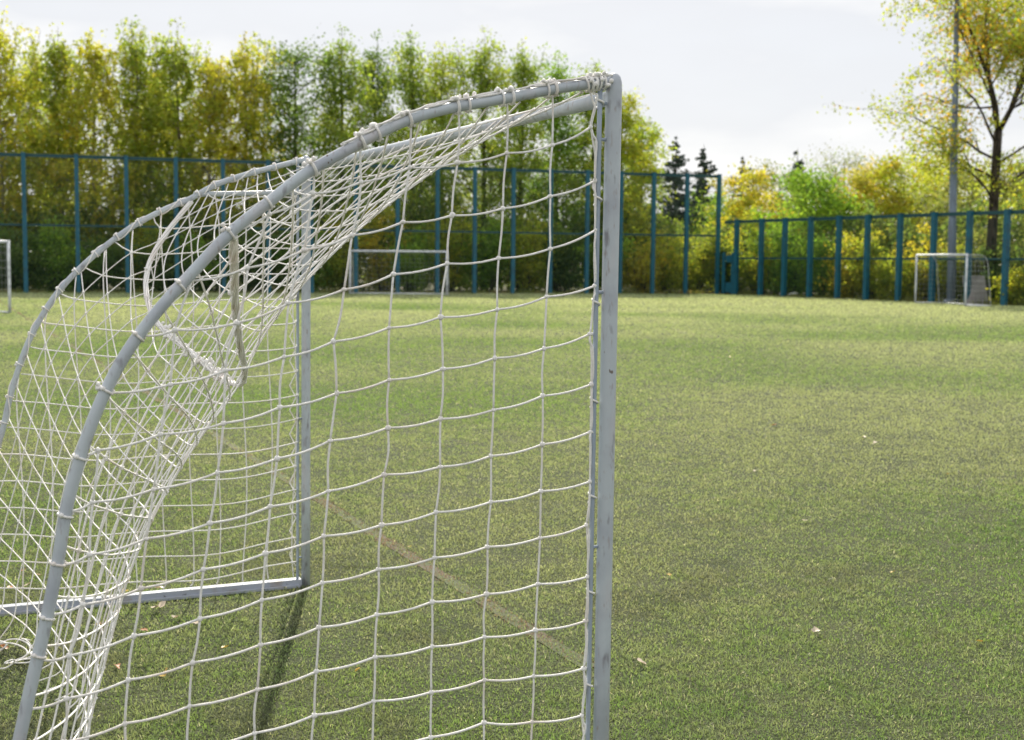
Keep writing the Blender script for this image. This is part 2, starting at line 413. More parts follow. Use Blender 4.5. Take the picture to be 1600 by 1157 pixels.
# near side panel: every knot on the plane of the near side frame
K = {
 0: [None, (923, 199), (929.5, 283), (930.5, 360), (930, 447), (922, 522), (924, 601), (923, 675), (922, 753), (916.5, 821), (918, 902), (915, 971), (912, 1045)],
 1: [(863, 139), (863, 227), (860, 307), (860, 389), (854, 464), (850, 545), (848, 619), (847, 695), (845, 768), (844, 841), (840, 913), (836.5, 985), (834, 1057)],
 2: [(792, 152), (792, 239.5), (786, 326), (779, 404), (777, 484), (773, 560), (771, 641), (767, 713), (767, 785), (761.5, 855), (760, 929), (757, 996), (756.5, 1063)],
 3: [(716, 167), (715, 254.5), (706, 337), (699, 412), (688, 496), (692, 577), (688, 655), (688, 730), (681, 801), (679, 872), (675, 941), (675, 1011), (674, 1082)],
 4: [(643, 187), (640, 262), (629.5, 347.5), (614.5, 429), (608, 512.5), (608, 594), (606, 669), (600, 742), (596, 821), (591.6, 890), (589, 961), (586, 1027), (584, 1096)],
 5: [(563, 222), (564, 285), (550, 368), (537.6, 453), (521, 534), (526, 615), (516, 689), (513, 768), (506, 838), (504, 911), (498.5, 981), (494, 1050), (491, 1118)],
 6: [(488, 264), (489, 303), (475.6, 391), (451, 474), (444, 558), (437, 637), (433, 717), (422, 792), (414.6, 865), (409, 938), (407, 1008), (402, 1078), (398, 1146)],
 7: [(418, 317), (421, 335), (387, 419), (370, 505), (352, 579), (349, 662), (339.5, 739), (328, 818), (318, 890), (312.5, 967), (301, 1036), (296, 1104), (292, 1172)],
 8: [None, None, (300, 439), (273, 516), (266, 601), (250, 679), (240, 765), (229, 842), (220, 920), (209, 994), (200, 1063), (195, 1131), (190, 1200)],
 9: [None, None, None, None, None, (153, 704), (145, 785), (140, 867), (130, 945), (108, 1025), (104, 1092), (100, 1160), (97, 1228)],
}
ARMK = {1: (362, 362), 2: (275, 444), 3: (218, 524), 4: (165, 614), 5: (127, 708), 6: (102, 799), 7: (88, 884), 8: (76, 960), 9: (60, 1030)}
P = {c: [None if q is None else PS(q[0], q[1], 0) for q in col] for c, col in K.items()}
for c in P:                                     # carry the columns on to the ground, out of the picture
    col = P[c]
    while col[-1][2] > .16:
        nx = 2 * col[-1] - col[-2]; nx[2] = max(nx[2], .03); col.append(nx)
lines, knots = [], []
jit = lambda s=.0015: rng.normal(0, s, 3)
for c, col in P.items():
    pts = [p for p in col if p is not None]
    if c == 0: continue
    for i in range(len(pts) - 1):
        mid = (pts[i] + pts[i + 1]) / 2 + jit() + b * rng.normal(0, .002)
        lines.append(smooth_line([pts[i], mid, pts[i + 1]], 3))
    knots += [p for p in pts[1 if c < 8 else 0:]]
for r in range(1, max(len(c) for c in P.values())):
    pts = [P[c][r] for c in range(0, 10) if r < len(P[c]) and P[c][r] is not None]
    if r in ARMK: pts.append(PS(*ARMK[r], 0) - g * .004)
    elif r > 9 and len(pts) > 2: pts.append(nearC[np.argmin(np.abs(nearC[:, 2] - (pts[-1][2] - .02)))])
    for i in range(len(pts) - 1):
        lines.append(smooth_line(cord(pts[i], pts[i + 1], .006, 4), 2))
# edge cords along the rail: bowing to the rail between the knots
edge = [PS(946, 140, 0) if False else PS(921, 140, 0)] + P[0][1:]
knots += P[0][1:]
railp = lambda z: side(0) + b * .049 + u * z
for i in range(len(edge) - 1):
    a_, c_ = edge[i], edge[i + 1]; zm = (a_[2] + c_[2]) / 2
    md = railp(zm) * .75 + (a_ + c_) / 2 * .25
    lines.append(smooth_line([a_, lerp(a_, md, .6), md, lerp(md, c_, .4), c_], 3))
    md2 = railp(zm + .03) + b * .002 - g * .006
    lines.append(smooth_line([a_ + jit(), lerp(a_, md2, .5) + jit(.003), md2, lerp(md2, c_, .6) + jit(.003), c_ + jit()], 3))
    ring = [railp(zm) - b * .0085 + .0098 * (math.cos(q) * b + math.sin(q) * g) + u * (.004 * q) for q in np.linspace(0, 7, 12)]
    if i % 2 == 0: lines.append(np.array(ring))
net_obj('side_net', lines, knots)

# wraps where the side panel is tied round the near arm, and the cords lashed along its top
def arm_frame(Cv, p):
    i = int(np.argmin(np.linalg.norm(Cv - p, axis=1))); i = min(max(i, 1), len(Cv) - 2)
    t = Cv[i + 1] - Cv[i - 1]; t /= np.linalg.norm(t)
    return Cv[i], t
def wrap(Cv, p, turns=1.3, rad=.0166, n=14, pitch=.008, gdir=g):
    c, t = arm_frame(Cv, p); e = np.cross(t, gdir); e /= np.linalg.norm(e)
    return np.array([c + rad * (math.cos(q) * e + math.sin(q) * gdir) + t * pitch * (q / 6.28 - turns / 2) for q in np.linspace(0, 6.28 * turns, n)])
def tie(line, kn, r=.0030):
    m = MB(); m.tube(line, r, 6)
    for k in kn: m.blob(k, .0062)
    return m.build('net_tie', M_rope, goal)
for r, q in ARMK.items():
    p = PS(*q, 0); c, t = arm_frame(nearC, p)
    e = np.cross(t, g); e = e / np.linalg.norm(e); e = e if e[2] > 0 else -e
    tie(wrap(nearC, p, 1.05, .0163), [c - g * .014 + e * .010] + ([c + e * .018 + jit(.005) for _ in range(4)] if r in (1, 4) else []))
for c in range(1, 8):
    tie(wrap(nearC, PS(*K[c][0], 0), 1.0, .0160), [])
lines, knots = [], []
top = nearC[:6 * 6 + 1]
for k in range(4):
    off = []
    for i, p in enumerate(top):
        _, t = arm_frame(nearC, p); e = np.cross(t, g); e /= np.linalg.norm(e); e = e if e[2] > 0 else -e
        q = .9 * math.sin(i * .55 + k * 1.7) - .25
        off.append(p + (.0165 + .003 * (k % 2)) * (math.cos(q) * e - math.sin(q) * g * 1.0))
    lines.append(smooth_line(off, 2))
for q in ((640, 184), (716, 164), (724, 162), (790, 151), (797, 150), (860, 138), (866, 137), (930, 130), (938, 129), (588, 208), (563, 222), (488, 262)):
    c, t = arm_frame(nearC, PS(*q, 0)); e = np.cross(t, g); e /= np.linalg.norm(e); e = e if e[2] > 0 else -e
    for _ in range(6): knots.append(c + e * (.017 + rng.uniform(0, .007)) - g * rng.uniform(-.008, .014) + t * rng.normal(0, .009))
    lines.append(wrap(nearC, c, 1.3, .0185, 14, .010))
# curls of cord at the corner
c0 = side(0) + u * 1.99 + b * .05
lines.append(wrap(nearC, c0, 3.0, .0185, 26, .012)); lines.append(wrap(nearC, c0 + b * .02, 2.5, .020, 22, -.014))
for px, py in ((918, 128), (926, 133), (936, 126), (944, 135), (950, 128)):
    knots += [PS(px, py, 0) - g * rng.uniform(.0, .024) for _ in range(3)]
net_obj('net_lashing', lines, knots, kr=.0062)
# far arm: cord wound round it
lines, knots = [], []
spiral = []
for i, p in enumerate(farC[6:-6]):
    _, t = arm_frame(farC, p); e = np.cross(t, g); e /= np.linalg.norm(e); q = i * .8
    spiral.append(p + .0150 * (math.cos(q) * e + math.sin(q) * g))
lines.append(smooth_line(spiral, 3))
for i in range(2, len(farC) - 8, 4):
    _, t = arm_frame(farC, farC[i]); e = np.cross(t, g); e /= np.linalg.norm(e); e = e if e[2] > 0 else -e
    tie(wrap(farC, farC[i], 1.6, .0153, 14, .01), [farC[i] + e * .015 + t * rng.normal(0, .005) - g * rng.normal(0, .006) for _ in range(2)])
net_obj('net_lashing', lines, knots, kr=.0065)

# far side panel
def arm_t(Cv, s, z):                            # how far back the arm stands at height z
    tt = (Cv - side(s)) @ b; zz = Cv[:, 2]; i = np.argsort(zz)
    return np.interp(z, zz[i], tt[i])
def arm_z(Cv, s, t):
    tt = (Cv - side(s)) @ b; i = np.argsort(tt); return np.interp(t, tt[i], Cv[:, 2][i])
lines, knots = [], []
zr = np.arange(.12, 1.86, .116); tcs = np.arange(.06, T_FB, .122)
def fp(t, z):
    bow = .05 * math.sin(min(t, 1.2) / 1.2 * math.pi) * math.sin(z * 1.4)
    return side(1) + b * (t + .012 * math.sin(z * 5 + t * 7)) + u * (z - .035 * math.sin(min(1, t / 1.3) * math.pi) + .010 * math.sin(t * 9 + z * 3)) - g * (.012 + bow)
for z in zr:
    tm = arm_t(farC, 1, z); ts = [t for t in tcs if t < tm - .03]
    pts = [side(1) + b * .047 + u * z] + [fp(t, z) for t in ts] + [side(1) + b * (tm - .015) + u * (z + .01)]
    lines.append(smooth_line(pts, 2)); knots += pts[1:-1]
for t in tcs:
    zt = min(arm_z(farC, 1, t) - .01, 1.86 if t < .62 else 9)
    zs = [z for z in zr if z < zt - .02]
    pts = [side(1) + b * t + np.array([0, 0, .05])] + [fp(t, z) for z in zs] + [side(1) + b * t + u * zt]
    lines.append(smooth_line(pts, 2))
eg = []
for z in np.arange(.1, 1.95, .058):
    eg.append(side(1) + b * (.049 + (.03 if int(round((z - .1) / .058)) % 2 else 0)) + u * z)
lines.append(smooth_line(eg, 2))
net_obj('side_net', lines, knots, r=.0030, kr=.0068)

# the laced seam: a heavy roll of cord slung from arm to arm across the back net
seam_px = [(364, 368, 0), (366, 420, .07), (367, 470, .15), (373, 530, .27), (382, 580, .39), (374, 600, .47), (350, 592, .545), (328, 576, .61), (300, 552, .69), (262, 522, .77),
           (238, 492, .83), (228, 452, .89), (235, 408, .93), (262, 362, .965), (299, 315, 1)]
seam = smooth_line([PS(x, y, s) for x, y, s in seam_px], 6)
m = MB(); SL = len(seam)
for k in range(5):
    q = np.arange(SL) * .35 + k * 1.257
    fr = np.gradient(seam, axis=0); fr /= np.linalg.norm(fr, axis=1)[:, None]
    e1 = np.cross(fr, g + .01); e1 /= np.linalg.norm(e1, axis=1)[:, None]; e2 = np.cross(fr, e1)
    m.tube(smooth_line(seam + .0075 * (np.cos(q)[:, None] * e1 + np.sin(q)[:, None] * e2), 2), .0042, 6)
for i in range(4, SL - 3, 6):
    for _ in range(5): m.blob(seam[i] + rng.normal(0, .005, 3), .0085)
# loose lacing knots in the lowest stretch
for i in range(int(SL * .42), int(SL * .68)):
    if rng.random() < .75:
        c = seam[i]
        for _ in range(3): m.blob(c + rng.normal(0, .011, 3), rng.uniform(.006, .012))
        v = rng.normal(0, 1, 3); v /= np.linalg.norm(v); w_ = np.cross(v, rng.normal(0, 1, 3)); w_ /= np.linalg.norm(w_)
        rr = rng.uniform(.010, .022)
        m.tube(np.array([c + rr * (math.cos(q) * v + math.sin(q) * w_) + v * rr * .6 for q in np.linspace(0, 5.2, 10)]), .0032, 6)
m.build('net_seam', M_rope, goal)

# back net: cords hang as they fall (a small spring relaxation), in two panels that meet at the seam
def relax(X, fixed, rw, rl, it=700, grav=.00035):
    X = X.copy(); Xo = X.copy(); X0 = X.copy()
    for k in range(it):
        v = (X - Xo) * .96; Xo = X.copy(); X = X + v; X[..., 2] -= grav
        for _ in range(3):
            for ax, rest in ((0, rl), (1, rw)):
                for par in (0, 1):
                    if ax == 0: A = X[par:-1:2]; B = X[par + 1::2]; rs = rest[par::2]
                    else: A = X[:, par:-1:2]; B = X[:, par + 1::2]; rs = rest[:, par::2]
                    n = min(A.shape[ax], B.shape[ax])
                    A = A[:n] if ax == 0 else A[:, :n]; B = B[:n] if ax == 0 else B[:, :n]; rs = rs[:n] if ax == 0 else rs[:, :n]
                    d = B - A; l = np.linalg.norm(d, axis=-1, keepdims=True) + 1e-9
                    cor = np.where(l > rs[..., None], (l - rs[..., None]) / l, 0) * .5 * d
                    A += cor; B -= cor
            X[..., 2] = np.maximum(X[..., 2], .012)
            X[fixed] = X0[fixed]
    return X
NS = 26
def panel(top, bot, ln_, lf_, nl, slack_w, slack_l, name, pw):
    top = resample(top, NS); bot = resample(bot, NS); ln_ = resample(ln_, nl); lf_ = resample(lf_, nl)
    X = np.zeros((nl, NS, 3)); S_ = np.linspace(0, 1, NS)[None, :, None]; T_ = np.linspace(0, 1, nl)[:, None, None]
    dn = ln_[:, None] - lerp(ln_[0], ln_[-1], T_); df = lf_[:, None] - lerp(lf_[0], lf_[-1], T_)
    X = (1 - T_) * top[None] + T_ * bot[None] + (1 - S_) ** pw * dn + S_ ** pw * df     # taut between the edges, following the arms only close to them
    fixed = np.zeros((nl, NS), bool); fixed[0] = fixed[-1] = True; fixed[:, 0] = fixed[:, -1] = True
    r2 = np.random.default_rng(nl)
    rw = np.linalg.norm(np.diff(X, axis=1), axis=2) * slack_w * r2.uniform(.985, 1.02, (nl, NS - 1))
    rl = np.linalg.norm(np.diff(X, axis=0), axis=2) * slack_l * r2.uniform(.985, 1.02, (nl - 1, NS))
    X += r2.normal(0, .003, X.shape) * (~fixed)[..., None]
    X = relax(X, fixed, rw, rl, 260)
    lines = [smooth_line(X[i], 3) for i in range(1, nl - 1)] + [smooth_line(X[:, j], 3) for j in range(1, NS - 1)]
    if nl > 3: knots = X[1:-1, 1:-1].reshape(-1, 3)
    net_obj(name, lines, knots, r=.0026, kr=.0062)
    return X
iN = int(np.argmin(np.linalg.norm(nearC - PS(362, 364, 0), axis=1))); iF = int(np.argmin(np.linalg.norm(farC - PS(297, 313, 1), axis=1)))
cb = np.array([side(t) + u * 2.012 for t in np.linspace(0, 1, 60)])
panel(cb, seam, nearC[:iN + 1], farC[:iF + 1], 13, .965, .975, 'back_net', 1.25)
tb = np.linspace(0, 1, 60)
bot = np.array([side(t) + b * (lerp(T_NB, T_FB, t) - .30 * 4 * t * (1 - t) + .03 * math.sin(t * 23)) + np.array([0, 0, .02]) for t in tb])
panel(seam, bot, nearC[iN:], farC[iF:], 16, .995, .995, 'back_net', 1.8)
# slack cord heaped on the ground where the net ends
m = MB(); pts = []
for q in np.linspace(0, 46, 150):
    c = side(.76 + .05 * math.sin(q * .31)) + b * (1.36 + .07 * math.sin(q * .23 + 1)); rr = .035 + .02 * math.sin(q * .7)
    pts.append(c + rr * (math.cos(q) * b + .9 * math.sin(q * 1.13) * g) + np.array([0, 0, .03 + .02 * math.sin(q * .9)]))
m.tube(smooth_line(pts, 2), .003, 6)
m.build('net_tail', M_rope, goal)

# ------------------------------------------------------------------ far goals
def far_goal(name, A, B, depth, label, net_gap=.22, top_depth=.7, h=2.0, r=.04):
    root = empty(name, tuple((A + B) / 2), label, 'football goal', 'football goals around the pitch')
    d = B - A; Wd = np.linalg.norm(d); d = d / Wd; k = np.array([-d[1], d[0], 0]) * np.sign(depth); D = abs(depth); z = np.array([0, 0, 1.0])
    for p in (A, B):
        m = MB(); m.tube([p + z * q for q in (0, .7, 1.4, h + r)], r, 10); m.build('post', M_farw, root)
    m = MB(); m.tube([A + z * h, lerp(A, B, .5) + z * h, B + z * h], r, 10); m.build('crossbar', M_farw, root)
    for p in (A, B):
        m = MB(); m.tube(smooth_line([p + z * h, p + k * top_depth + z * (h - .1), p + k * (D * .9) + z * h * .5, p + k * D + z * .03], 5), r * .35, 8); m.build('stanchion', M_fnet, root)
        m = MB(); m.tube([p + z * .03, p + k * D * .5 + z * .03, p + k * D + z * .03], r * .6, 8); m.build('ground_bar', M_farw, root)
    m = MB(); m.tube([A + k * D + z * .03, lerp(A, B, .5) + k * D + z * .03, B + k * D + z * .03], r * .6, 8); m.build('back_bar', M_farw, root)
    m = MB()
    prof = resample(smooth_line([z * h, k * top_depth + z * (h - .12), k * (D * .86) + z * h * .5, k * D * .97 + z * .03], 6), int(3.0 / net_gap) + 2)
    n = int(Wd / net_gap)
    for q in prof: m.tube([A + q, lerp(A, B, .5) + q - z * .05, B + q], .0025, 4)
    for i in range(n + 1):
        sg = .1 * 4 * (i / n) * (1 - i / n)
        m.tube([lerp(A, B, i / n) + q - z * sg * .5 * math.sin(j / (len(prof) - 1) * math.pi) for j, q in enumerate(prof)], .0025, 4)
    for p in (A, B):
        for q in prof[2:-1]: m.tube([p + z * q[2], p + q], .0025, 4)
        for j in range(1, 6):
            f = j / 6 * D; zz = [q for q in prof if np.dot(q, k) <= f + .12]
            m.tube([p + k * f + z * .03, p + k * f + z * (zz[-1][2] if zz else h)], .0025, 4)
    m.build('net', M_fnet, root)
    return root
far_goal('football_goal', G(547, 460), G(698, 461.5), .95, 'white goal at the far end, seen through the net before the tall blue fence', r=.05)
far_goal('football_goal', G(1430, 474), G(1508, 479), 1.1, 'white goal at the right, side on, beside the grey lamp pole', top_depth=.8)
e0, e1 = G(-230, 496), G(15.5, 490)
far_goal('football_goal', e0, e1, 1.3, 'white goal cut off by the left edge, with a square net box', top_depth=1.0, r=.042)

# ------------------------------------------------------------------ fences
def fence(name, A, B, pts, h, rails, label, post_w=.18, mesh_gap=.12):
    root = empty(name, tuple(A), label, 'fence')
    d = B - A; Ld = np.linalg.norm(d); d = d / Ld; n = np.array([-d[1], d[0], 0]); z = np.array([0, 0, 1.0]); ax = np.array([d, n, z])
    for p in pts:
        m = MB(); m.box(p + z * (h / 2 + .02), (post_w, post_w, h + .04), ax); m.box(p + z * (h + .05), (post_w + .03, post_w + .03, .02), ax)
        m.build('post', M_blue, root, smooth=False)
    for q in rails:
        m = MB(); m.box((A + B) / 2 + z * (q - .05) + n * (post_w / 2 + .03), (Ld, .05, .15 if q == rails[-1] else .09), ax); m.build('rail', M_frail, root, smooth=False)
    V = []; off = n * (post_w / 2 + .065); r = .0025
    cnt = int((Ld + h) / mesh_gap)
    for sgn in (1, -1):
        for i in range(cnt):
            x0 = i * mesh_gap - h
            xa, za, xb, zb = x0, .05, x0 + h, h - .05
            if xa < 0: za += -xa; xa = 0
            if xb > Ld: zb -= xb - Ld; xb = Ld
            if zb <= za: continue
            if sgn < 0: xa, xb = Ld - xa, Ld - xb
            p, q = A + d * xa + z * za + off, A + d * xb + z * zb + off
            e = np.cross(q - p, n); e = e / np.linalg.norm(e) * r
            f = n * r
            for s1, s2 in ((e + f, -e + f), (-e + f, -f), (-f, e + f)):
                V += [p + s1, q + s1, q + s2, p + s2]
    raw_mesh('wire_mesh', np.array(V), 4, M_wire, None, root)
    return root
dT = (TB - TA) / np.linalg.norm(TB - TA)
nT = np.array([-dT[1], dT[0], 0])
tall_px = [-330, -235, -140, -49, 41, 123, 200, 277, 350, 420, 487, 556, 621, 683, 741, 801, 859, 916, 968, 1019, 1070.5, 1120]
tall_pts = [hit(x, 459, TA, nT) * np.array([1, 1, 0]) for x in tall_px]
fence('tall_fence', tall_pts[0], tall_pts[-1], tall_pts, 6.1, (3.05, 6.1), 'tall blue mesh fence with square posts along the far side of the pitch')
dL = (TC - TB) / np.linalg.norm(TC - TB); nL = np.array([-dL[1], dL[0], 0])
low_px = [1149, 1187.5, 1224, 1264, 1308, 1352.5, 1403, 1455.6, 1511, 1569, 1633, 1700]
low_pts = [hit(x, 465, TB, nL) * np.array([1, 1, 0]) for x in low_px]
fence('low_fence', TB + dL * .4, low_pts[-1], low_pts, 3.75, (1.9, 3.75), 'lower blue mesh fence on the right with a drooping top line', post_w=.20)
# blue gate by the corner
ga, gb = TB + dL * .35 - np.array([0, .25, 0]), low_pts[0] - np.array([0, .25, 0])
gate = empty('gate', tuple(ga), 'small blue gate of two solid panels where the tall and low fences meet', 'gate')
gd = (gb - ga); gl = np.linalg.norm(gd); gd /= gl; gax = np.array([gd, np.array([-gd[1], gd[0], 0]), np.array([0, 0, 1.0])])
for name, cx, sx, cz, sz in (('stile', .1, .22, 1.05, 2.1), ('stile', gl - .22, .42, 1.05, 2.1), ('top_panel', gl / 2, gl - .6, 1.78, .36), ('bottom_panel', gl / 2, gl - .6, .32, .5)):
    m = MB(); m.box(ga + gd * cx + np.array([0, 0, cz + .04]), (sx, .06, sz), gax); m.build(name, M_blue, gate, smooth=False)
m = MB(); m.box(ga + gd * (gl - .30) + np.array([0, -.07, 1.1]), (.12, .05, .03), gax); m.build('handle', M_wire, gate, smooth=False)

def fence_y(px): 
    return hit(px, 459, TA, nT)[1] if px < 1120 else hit(px, 465, TB, nL)[1]
def spot(px, back):                              # ground point seen at px, `back` metres beyond the fence
    y = fence_y(px) + back; d = ray(px, 430); return np.array([d[0] / d[1] * y, y])
# ------------------------------------------------------------------ lamp pole, slab, litter by the fence
_q = spot(1487.5, .45); lp = np.array([_q[0], _q[1], 0.0])
lamp = empty('lamp_post', tuple(lp), 'tall grey tapering floodlight pole rising out of the picture behind the right goal', 'lamp post')
topx = hit(1495.5, 0, lp, np.array([0, 1.0, 0]))
dv = (topx - lp) / topx[2]
m = MB(); zs = np.array([0, 3.2, 3.2, 6.5, 6.5, 10, 10, 14.5, 17])
m.tube([lp + dv * q for q in zs + np.array([0, 0, .02, 0, .02, 0, .02, 0, 0])], [.185, .172, .160, .150, .136, .125, .112, .095, .09], 14); m.build('pole', M_pole, lamp)
m = MB(); m.tube([lp + dv * 16.6 + np.array([-1.3, 0, 0]), lp + dv * 16.6, lp + dv * 16.6 + np.array([1.3, 0, 0])], .05, 8); m.build('cross_arm', M_pole, lamp)
for x in (-1.1, -.4, .4, 1.1):
    m = MB(); m.box(lp + dv * 16.9 + np.array([x, -.15, 0]), (.45, .22, .4)); m.build('floodlight', M_pole, lamp, smooth=False)
m = MB(); m.tube([lp, lp + dv * .15], .30, 14); m.build('base_plate', M_pole, lamp)

s0, s1 = G(1511, 478), G(1546, 478)
sy = fence_y(1528) + .3
q = [at_y(1510, 474, sy), at_y(1546, 474, sy), at_y(1543, 432, sy), at_y(1510, 431, sy)]
for p in q[:2]: p[2] = 0.0
m = MB(); th = np.array([0, .14, 0]); rk = [0, 0, .35, .35]
fr_ = [p + np.array([0, r_, 0]) for p, r_ in zip(q, rk)]
m.add(fr_ + [p + th for p in fr_], [(0, 1, 2, 3), (5, 4, 7, 6), (0, 4, 5, 1), (1, 5, 6, 2), (2, 6, 7, 3), (3, 7, 4, 0)])
tag(m.build('concrete_slab', M_board, None, smooth=False), 'grey concrete slab leaning behind the right goal beside the big tree', 'slab')

p = G(1240, 463.5)
m = MB(); r_ = np.random.default_rng(2)
for _ in range(6): m.blob(p + np.array([r_.normal(0, .22), r_.normal(0, .05), .07 + r_.uniform(0, .07)]), .13, st=(1.5, .8, .7))
tag(m.build('plastic_bag', M_bag), 'crumpled white plastic bag lying in front of the low fence', 'bag')
p = G(1237, 461) + np.array([0, 1.6, 0])
m = MB()
m.blob(p + np.array([0, 0, .08]), .8, st=(1.1, .6, .4))
for _ in range(26): m.blob(p + np.array([r_.normal(0, .32), r_.normal(0, .18), r_.uniform(0, .4)]), r_.uniform(.12, .24), st=r_.uniform(.6, 1.3, 3))
tag(m.build('rubble_heap', M_stone, None, smooth=False), 'brown heap of rubble behind the low fence near the white bag', 'rubble')

# ------------------------------------------------------------------ fallen leaves
def leaf_mesh(seed, colr):
    r = np.random.default_rng(seed); m = MB(); k = 11
    a = np.linspace(0, 2 * math.pi, k, endpoint=False); rad = .033 * (1 + .35 * np.cos(a * 3 + r.uniform(0, 6)) + r.normal(0, .12, k))
    v = np.c_[rad * np.cos(a) * 1.25, rad * np.sin(a), .012 + .016 * np.abs(np.sin(a + r.uniform(0, 6))) + r.normal(0, .004, k)]
    v = np.vstack([[0, 0, .012], v]); f = [(0, 1 + i, 1 + (i + 1) % k) for i in range(k)]
    m.add(v, f, colr)
    m.tube([(rad[0] * .9, 0, .014), (rad[0] * 1.7, .006, .02), (rad[0] * 2.3, .016, .012)], .0012, 4); m.c.append(np.broadcast_to(np.array([.3, .2, .1]), (12, 3)))
    o = m.build('fallen_leaf', M_fallen); me = o.data; bpy.data.objects.remove(o); return me
PALE = [leaf_mesh(i, (.62, .52, .40)) for i in (1, 2, 3)]; ORG = [leaf_mesh(i, (.42, .17, .05)) for i in (4, 5)]; YEL = [leaf_mesh(i, (.55, .38, .08)) for i in (6, 7)]
LEAVES = [(250, 957, 0, 1.5), (247, 926, 0, .9), (310, 980, 0, .9), (153, 985, 0, .9), (193, 931, 2, .8), (182, 965, 0, .7), (272, 971, 0, .6), (277, 972, 0, .7), (281, 803, 0, .7),
          (18, 924, 1, .7), (38, 897, 1, .6), (183, 1049, 1, .6), (226, 993, 1, .7), (45, 920, 0, .7), (5, 1020, 1, .8), (60, 905, 0, .6), (258, 1062, 2, .8),
          (1556, 588, 0, 1.3), (1337, 654, 0, .9), (1355, 654, 0, .7), (1350, 687, 0, .9), (1368, 696, 0, 1), (1210, 668, 1, 1.2), (1274, 993, 0, .8), (1000, 1043, 0, .8), (1257, 819, 0, .7),
          (820, 707, 0, .7), (1140, 560, 2, 1), (1480, 745, 2, .7), (1045, 905, 2, .6), (1395, 900, 2, .6), (1180, 740, 0, .6), (640, 860, 2, .6), (352, 1020, 2, .7), (560, 1055, 2, .6), (1530, 1010, 2, .7)]
rl_ = np.random.default_rng(5)
LAB = {0: 'small pale cream dry leaf lying curled on the turf', 1: 'small rusty orange dry leaf lying on the turf', 2: 'small yellow dry leaf lying on the turf'}
for x, y, k, sc in LEAVES:
    ms = (PALE, ORG, YEL)[k]
    o = bpy.data.objects.new('fallen_leaf', ms[rl_.integers(len(ms))]); C.objects.link(o)
    p = G(x, y); o.location = (p[0], p[1], .016); o.rotation_euler = (rl_.normal(0, .25), rl_.normal(0, .25), rl_.uniform(0, 6.28)); o.scale = (sc * .58,) * 3
    tag(o, LAB[k], 'leaf', ('pale fallen leaves on the turf', 'orange fallen leaves on the turf', 'yellow fallen leaves on the turf')[k])

# ------------------------------------------------------------------ trees
def leaf_cards(P_, size, r, up_bias=0.0):
    n = len(P_); d = r.normal(0, 1, (n, 3)); d[:, 2] *= 1 - up_bias; d /= np.linalg.norm(d, axis=1)[:, None] + 1e-9
    e = np.cross(d, r.normal(0, 1, (n, 3))); e /= np.linalg.norm(e, axis=1)[:, None] + 1e-9
    s = size * r.uniform(.6, 1.3, (n, 1)) * .5
    return np.stack([P_ - d * s, P_ + e * s * .6, P_ + d * s, P_ - e * s * .6], 1)
def leaf_cols(pal, cl, r):
    """cl = clump number of each leaf; clumps differ in hue, leaves a little inside a clump"""
    pal = np.array(pal); k = int(cl.max()) + 1
    wts = r.dirichlet(np.full(len(pal), .7), k) if len(pal) > 1 else np.ones((k, 1))
    c = (wts @ pal)[cl]
    return np.clip(c * r.uniform(.7, 1.3, (len(cl), 1)) * r.uniform(.9, 1.1, (len(cl), 3)), 0, 1)

YB = [(.66, .60, .075), (.48, .54, .075), (.34, .44, .070), (.60, .52, .075)]           # yellowing birch
GB = [(.28, .39, .070), (.40, .47, .075), (.50, .52, .075)]                              # half green birch
PG = [(.36, .47, .075), (.25, .36, .065), (.47, .52, .085), (.18, .28, .060)]            # lime poplar
DG = [(.15, .24, .060), (.10, .18, .055), (.22, .30, .065)]                             # dark green
YE = [(.72, .58, .06), (.62, .56, .07), (.42, .46, .07)]                                 # bright yellow
LG = [(.44, .53, .06), (.58, .58, .07), (.32, .44, .06), (.68, .60, .07), (.20, .29, .05)]   # lime
GR = [(.24, .40, .05), (.32, .47, .06), (.17, .30, .05)]                                 # fresh green
OR = [(.64, .50, .07), (.52, .47, .07), (.36, .39, .08)]                                 # orange yellow
OL = [(.27, .31, .10), (.23, .27, .09), (.34, .34, .11)]                                 # far olive

